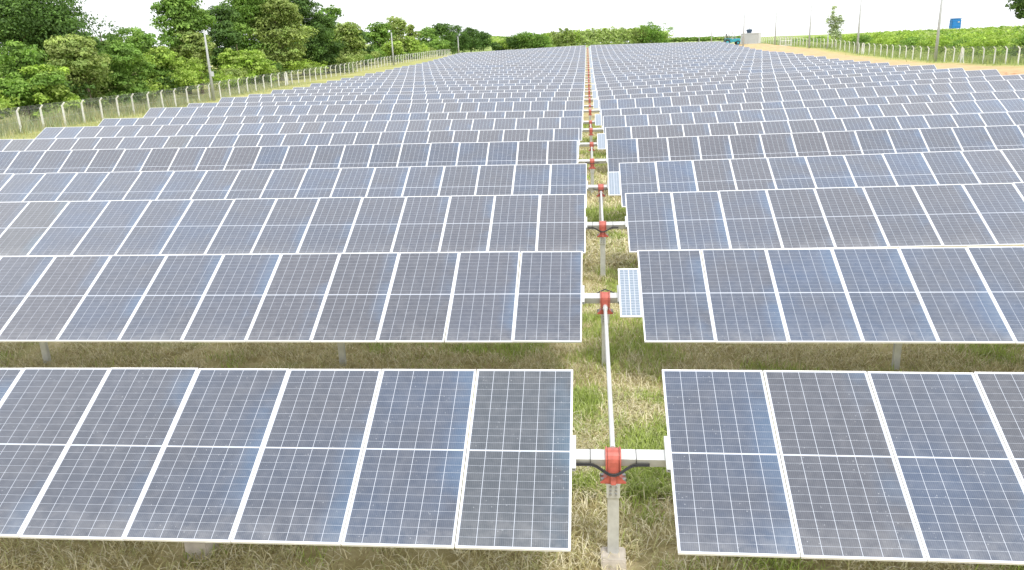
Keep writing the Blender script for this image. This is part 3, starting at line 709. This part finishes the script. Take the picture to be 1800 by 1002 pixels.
# nearest bushes, one by one
names = ['first', 'second', 'third', 'fourth', 'fifth', 'sixth', 'seventh', 'eighth', 'ninth', 'tenth', 'eleventh', 'twelfth', 'thirteenth', 'fourteenth']
for i in range(14):
    y = 110 + i * 6.3 + (i > 6) * (i - 6) * 2.0; Xb = 61.5 + random.uniform(-.8, .8); px, _ = project(Vector((Xb, y, CZ - 3)))
    zt = zat(px, bush_top(px) + np.interp(px, [1400, 1800], [5, 22]) + random.uniform(-3, 4), y); g0 = G(Xb, y); h = max(1.8, zt - g0)
    tree('bush', Xb, y, h, 5.2 + random.random() * 1.6, [LIME, LIME, MIDG][i % 3], '%s lime green bush from the right picture edge, just behind the right fence' % names[i], 'bush', 1900, .34, 0, 10, 500 + i, trunk=False, group='bushes just behind the right fence', flat=.15)

# ------------------------------------------------------------------ fences
post_c = varied('fence_concrete', (.74, .73, .69), .85, 6, .2)
def fence_post_mesh(s_):
    g = MB(); g.box((0, 0, 1.0), (.13, .13, 2.0))
    g.box((s_ * .13, 0, 2.12), (.11, .12, .40), Matrix.Rotation(s_ * R(42), 3, 'Y'))
    return g.mesh('post', post_c)
link_m, t, b = mat('chain_link', (.42, .45, .44), .5, .6)
tc = N(t, 'ShaderNodeTexCoord').outputs['Object']; sp = N(t, 'ShaderNodeSeparateXYZ'); t.links.new(tc, sp.inputs[0])
def diag(sign):
    a = N(t, 'ShaderNodeMath', operation='MULTIPLY'); a.inputs[1].default_value = sign; t.links.new(sp.outputs[2], a.inputs[0])
    s_ = N(t, 'ShaderNodeMath', operation='ADD'); t.links.new(sp.outputs[1], s_.inputs[0]); t.links.new(a.outputs[0], s_.inputs[1])
    m_ = N(t, 'ShaderNodeMath', operation='MULTIPLY'); m_.inputs[1].default_value = 11.0; t.links.new(s_.outputs[0], m_.inputs[0])
    f2 = N(t, 'ShaderNodeMath', operation='FRACT'); t.links.new(m_.outputs[0], f2.inputs[0])
    l_ = N(t, 'ShaderNodeMath', operation='LESS_THAN'); l_.inputs[1].default_value = .075; t.links.new(f2.outputs[0], l_.inputs[0]); return l_.outputs[0]
mxm = N(t, 'ShaderNodeMath', operation='MAXIMUM'); t.links.new(diag(1), mxm.inputs[0]); t.links.new(diag(-1), mxm.inputs[1])
tp = N(t, 'ShaderNodeBsdfTransparent'); ms = N(t, 'ShaderNodeMixShader')
t.links.new(mxm.outputs[0], ms.inputs[0]); t.links.new(tp.outputs[0], ms.inputs[1]); t.links.new(b.outputs[0], ms.inputs[2]); t.links.new(ms.outputs[0], t.nodes['Material Output'].inputs['Surface'])
def fence(X, y0, y1, s_, braces, label, first=None, skip=()):
    root = link('fence', None, label=label, cat='fence', loc=(X, y0, G(X, y0)))
    me = fence_post_mesh(s_); y = first; yy = []
    while y < y1:
        jx = random.gauss(0, .03)
        o = link('post', me, root, loc=(jx, y - y0, G(X, y) - G(X, y0) - .05)); o.rotation_euler = (random.gauss(0, .012), random.gauss(0, .012), random.gauss(0, .08)); yy.append(y); y += 3.08
    for yb in braces:
        g = MB()
        for q in (-1, 1): g.tube([(s_ * .05, q * 1.1, .0), (0, q * .1, 1.7)], .055, 6)
        g.box((0, 0, 1.05), (.22, .22, 2.1))
        link('brace', g.mesh('brace', post_c), root, loc=(0, yb - y0, G(X, yb) - G(X, y0)))
    ys_ = np.arange(y0, y1, 1.54); zs = gz(np.full_like(ys_, X), ys_) - G(X, y0); V = []; Fq = []
    for i, (a, z) in enumerate(zip(ys_, zs)): V += [(0, a - y0, z), (0, a - y0, z + 1.98)]
    for i in range(len(ys_) - 1): Fq.append((2 * i, 2 * i + 2, 2 * i + 3, 2 * i + 1))
    link('chain_link_mesh', mesh_np('chain_link_mesh', V, Fq, [link_m]), root)
    w_ = MB()
    for dx, dz in ((s_ * .06, 2.06), (s_ * .15, 2.16), (s_ * .24, 2.27), (0, 1.98), (0, 1.0)):
        w_.tube([(dx, a - y0, z + dz) for a, z in zip(ys_, zs)], .006, 3, caps=False)
    link('strand_wire', w_.mesh('strand_wire', galv), root)
fence(-49.7, 40, 300, 1, [132.1], 'long left fence of bent white concrete posts and wire mesh before the trees', first=66.6 - 3.08 * 8)
fence(54.0, 78, 330, -1, [125.0, 168.6], 'long right fence of bent white concrete posts and wire mesh before the bushes', first=109.0 - 3.08 * 9)

# ------------------------------------------------------------------ lamp poles
pole_m = varied('pole_concrete', (.43, .44, .44), .8, 3, .15)
lamp_m = varied('lamp_housing', (.55, .57, .6), .5, 8, .1)
def pole(px0, py0, px1, py1, D, label, box=False, head=True, r=.14):
    """foot seen at (px0,py0), top at (px1,py1), D metres out"""
    X = at(px0, D, py0); g0 = G(X, D); zt = zat(px1, py1, D); h = zt - g0
    root = link('lamp_pole', None, label=label, cat='lamp pole', loc=(X, D, g0), group='tall concrete poles round the field')
    g = MB(); g.tube([(0, 0, -.2), (0, 0, h * .5), (0, 0, h)], [r * 1.25, r * 1.0, r * .6], 10)
    link('shaft', g.mesh('shaft', pole_m, smooth=True), root)
    if head:
        s_ = -1 if X > 0 else 1
        g = MB(); g.tube([(0, 0, h - .3), (s_ * .35, 0, h + .05), (s_ * .7, 0, h + .1)], .03, 6); link('arm', g.mesh('arm', galv), root)
        g = MB(); g.box((s_ * .9, 0, h + .08), (.55, .2, .09)); link('lamp_head', g.mesh('lamp_head', lamp_m, bevel=.02), root)
    if box:
        g = MB(); g.box((.27, -.02, zat(px0, 130, D) - g0), (.34, .3, .62)); link('meter_box', g.mesh('meter_box', lamp_m, bevel=.02), root)
        g = MB(); g.box((.2, -.05, zat(px0, 117, D) - g0), (.3, .2, .12)); link('camera_housing', g.mesh('camera_housing', lamp_m, bevel=.02), root)
pole(376, 175, 366, 52, 48.0 / .4675, 'nearest concrete pole of the left fence, grey meter box on its shaft', box=True, head=False, r=.16)
pole(692, 112, 689.5, 57, 47.5 / .2375, 'thin concrete pole in the middle of the left fence', head=False, r=.19)
pole(806.5, 95, 805, 64, 49 / .158, 'small far concrete pole at the end of the left fence', head=False, r=.2)
D = 128
pole(1645.5, 92, 1664, -30, 133, 'tallest white pole cut by the top edge, nearest on the right fence', r=.2)
pole(1507.5, 78, 1520, -6, 172, 'white pole right of the slender lone tree', r=.2)
pole(1454, 85, 1456.5, 57, 190, 'short white post just left of the slender lone tree', head=False, r=.13)
pole(1422, 79, 1430, 7, 200, 'white lamp pole left of the slender lone tree', r=.17)
pole(1362, 78, 1369, 12, 232, 'white lamp pole right of the grey container', r=.17)
pole(1306.5, 77, 1313.5, 18, 196, 'white lamp pole standing in front of the grey container', r=.16)
pole(1317, 74, 1321, 21, 262, 'white lamp pole rising behind the grey container', r=.16)
pole(1280.8, 74, 1282, 32, 300, 'thin white pole rising behind the teal tractor', r=.15)
pole(1250.5, 72, 1252, 41, 330, 'thin white far pole left of the teal tractor', r=.17)
pole(1229, 71, 1229.5, 52, 380, 'very faint small far pole, farthest right of the plantation', r=.17)

# ------------------------------------------------------------------ container with water tank on top
cont_m = varied('container_grey', (.52, .55, .55), .6, 1.5, .12); dark_m = varied('dark_grey', (.06, .065, .07), .5, 8, .3)
X, D = at(1320, 205, 70), 205.0; g0 = G(X, D)
root = link('shipping_container', None, label='pale grey ribbed container on the earth bank right of the teal tractor', cat='container', loc=(X, D, g0))
w, dpt, h = 4.5, 2.5, zat(1320, 58, D) - g0
ang = R(-24); RZ = Matrix.Rotation(ang, 4, 'Z')
g = MB(); g.box((0, 0, h / 2), (w * .92, dpt, h - .04)); link('body', g.mesh('body', cont_m), root, mw=RZ)
rib = MB(); rib.box((0, 0, h / 2), (.10, .06, h - .34)); rib = rib.mesh('rib', cont_m)
for i in range(17): link('rib', rib, root, mw=RZ @ Matrix.Translation((-w * .46 + .2 + i * (w * .92 - .4) / 16, -dpt / 2 - .03, 0)))
for i in range(8): link('rib', rib, root, mw=RZ @ Matrix.Translation((-w * .46 - .03, -dpt / 2 + .25 + i * .285, 0)) @ Matrix.Rotation(math.pi / 2, 4, 'Z'))
fr = MB()
for z_ in (.09, h - .09): fr.box((0, -dpt / 2 - .045, z_), (w * .93, .10, .16)); fr.box((-w * .46 - .045, 0, z_), (.10, dpt + .18, .16))
for x_ in (-1, 1): fr.box((x_ * w * .46, -dpt / 2 - .05, h / 2), (.13, .12, h))
link('corner_frame', fr.mesh('corner_frame', cont_m), root, mw=RZ)
g = MB(); s = 0
g.tube([(0, 0, 0), (0, 0, .42), (0, 0, .55), (0, 0, .8), (0, 0, .9)], [.5, .62, .72, .72, .25], 18)
tk = link('water_tank', g.mesh('water_tank', varied('tank_navy', (.035, .07, .12), .45, 4, .2), smooth=False), label='dark navy round water tank standing on the container roof', cat='water tank', loc=(at(1317, D, 55), D - .1, g0 + h))

# teal tractor with roll cage
teal = varied('teal_paint', (.03, .33, .42), .35, 4, .15); tyre = varied('tyre_rubber', (.025, .025, .028), .85, 9, .3)
X, D = at(1285.5, 202, 72), 202.0
g0 = G(X, D)
root = link('tractor', None, label='teal tractor with open white roll cage parked at the field end', cat='tractor', loc=(X, D, G(X, D))); root.scale = (1.25, 1.25, 1.3)
g0r = g0 - G(X, D); b0 = max(0.0, g0r)
g = MB(); g.box((.65, 0, .82), (1.9, 1.0, .62)); g.box((1.5, 0, .66), (.4, .8, .4)); g.box((-.55, 0, .72), (1.2, 1.2, .62)); link('body', g.mesh('body', teal, bevel=.08), root)
for s_ in (-1, 1):
    g = MB(); g.box((-.75, s_ * .65, 1.12), (1.05, .35, .10)); link('mudguard', g.mesh('mudguard', teal, bevel=.03), root)
for (x_, r_, y_) in ((-.85, .52, .75), (1.15, .38, .62)):
    for s_ in (-1, 1):
        g = MB(); g.tube([(x_, s_ * y_ - .17, r_), (x_, s_ * y_ + .17, r_)], r_, 18); wl = link('wheel', g.mesh('wheel', tyre), root)
        g = MB(); g.tube([(x_, s_ * y_ - .19, r_), (x_, s_ * y_ + .19, r_)], r_ * .5, 12); link('rim', g.mesh('rim', teal), wl)
g = MB()
for x_ in (-1.15, .15):
    for s_ in (-1, 1): g.tube([(x_, s_ * .55, .9), (x_, s_ * .55, 2.25)], .045, 6)
for s_ in (-1, 1): g.tube([(-1.15, s_ * .55, 2.25), (.15, s_ * .55, 2.25), (.55, s_ * .5, 1.7), (.75, s_ * .4, 1.1)], .045, 6)
for x_ in (-1.15, .15): g.tube([(x_, -.55, 2.25), (x_, .55, 2.25)], .045, 6)
link('roll_cage', g.mesh('roll_cage', galv), root)
g = MB(); g.box((-.62, 0, 1.25), (.5, .5, .14)); g.box((-.9, 0, 1.65), (.14, .5, .75)); link('seat', g.mesh('seat', dark_m, bevel=.04), root)
g = MB(); g.tube([(.7, .25, 1.0), (.7, .25, 1.75)], .04, 8); link('exhaust', g.mesh('exhaust', dark_m), root)
g = MB(); g.tube([(-.2, 0, 1.0), (-.32, 0, 1.5)], .03, 6); g.tube([(-.36 + .0, -.0, 1.5), (-.30, 0, 1.53)], .2, 12); link('steering_wheel', g.mesh('steering_wheel', dark_m), root)

# white wire rack near the fence
D = 205; X = at(1381, D, 75); g0 = G(X, D)
root = link('cage_rack', None, label='white tubular cage rack standing before the right fence', cat='rack', loc=(X, D, g0))
g = MB(); W2, H2 = 1.3, 2.5
for x_ in (-W2, 0, W2):
    for y_ in (-.7, .7): g.tube([(x_, y_, 0), (x_, y_, H2)], .05, 6)
for z_ in (.25, H2 * .5, H2):
    for y_ in (-.7, .7): g.tube([(-W2, y_, z_), (W2, y_, z_)], .045, 6)
    for x_ in (-W2, W2): g.tube([(x_, -.7, z_), (x_, .7, z_)], .045, 6)
link('cage_frame', g.mesh('cage_frame', galv), root)
bar = MB(); bar.tube([(0, 0, .05), (0, 0, H2)], .02, 5); bar = bar.mesh('bar', galv)
for i in range(10): link('bar', bar, root, loc=(-W2 + .26 * (i + .5), -.72, 0))

# blue water tank above the bushes
D = 235; X = at(1679, D, 42); zb, zt = zat(1679, 50, D), zat(1679, 32, D); g0 = G(X, D)
blue_m = varied('blue_plastic', (.012, .20, .55), .45, 3, .12)
root = link('blue_tank', None, label='square bright blue tank above the bushes near the right edge', cat='tank', loc=(X, D, g0))
g = MB(); w = 14 * D / FPX; H3 = zt - zb
g.box((0, 0, (zb + zt) / 2 - g0 - .1), (w, w * .8, H3 - .2), taper=.96); link('body', g.mesh('body', blue_m, bevel=.12), root)
rbm = MB(); rbm.box((0, 0, 0), (w * 1.02, w * .82, .12)); rbm = rbm.mesh('band', blue_m, bevel=.03)
for q in (.25, .5, .75): link('band', rbm, root, loc=(0, 0, zb - g0 + H3 * q - .1))
g = MB(); g.box((0, 0, zt - g0 - .1), (w * 1.06, w * .86, .16)); link('lid', g.mesh('lid', blue_m, bevel=.03), root)
g = MB(); g.box((w * .2, -w * .42, zb - g0 + H3 * .62), (.5, .03, .26)); link('white_label', g.mesh('white_label', white_steel), root)
for x_ in (-1, 1):
    for y_ in (-1, 1):
        g = MB(); g.tube([(x_ * w * .4, y_ * w * .3, 0), (x_ * w * .4, y_ * w * .3, zb - g0 + .1)], .09, 6); link('leg', g.mesh('leg', galv), root)
# upturned soil heaps on the earth strip
soil_m = varied('red_soil', (.52, .33, .19), .95, 3, .4, bump=.8)
def heap(x, y, w, h, lab, seed):
    rng = np.random.default_rng(seed); V = []; Fc = []; n, m_ = 14, 5
    for j in range(m_):
        for i in range(n):
            a = 2 * math.pi * i / n; rr_ = w / 2 * (1 - j / m_) * (1 + .18 * rng.normal()); V.append((rr_ * math.cos(a) * 1.5, rr_ * math.sin(a), -.08 + h * (1 - (1 - j / m_) ** 2) * (1 + .15 * rng.normal())))
    V.append((0, 0, h))
    me = bpy.data.meshes.new('soil_heap')
    Fc = [(j * n + i, j * n + (i + 1) % n, (j + 1) * n + (i + 1) % n, (j + 1) * n + i) for j in range(m_ - 1) for i in range(n)] + [((m_ - 1) * n + i, (m_ - 1) * n + (i + 1) % n, m_ * n) for i in range(n)]
    me.from_pydata(V, [], Fc); me.materials.append(soil_m); me.update()
    link('soil_heap', me, label=lab, cat='soil heap', loc=(x, y, G(x, y)))
for (px, py, w, h, lab) in ((1768, 125, 2.6, .35, 'reddish soil heap on the earth strip at the right edge'), (1540, 107, 1.6, .3, 'small dark soil clod on the bare strip right of the lone tree'), (1345, 88, 4.0, .5, 'low brown soil heap in front of the grey container')):
    D = {1768: 88, 1540: 128, 1345: 176}[px]; heap(at(px, D, py), D, w, h, lab, px)
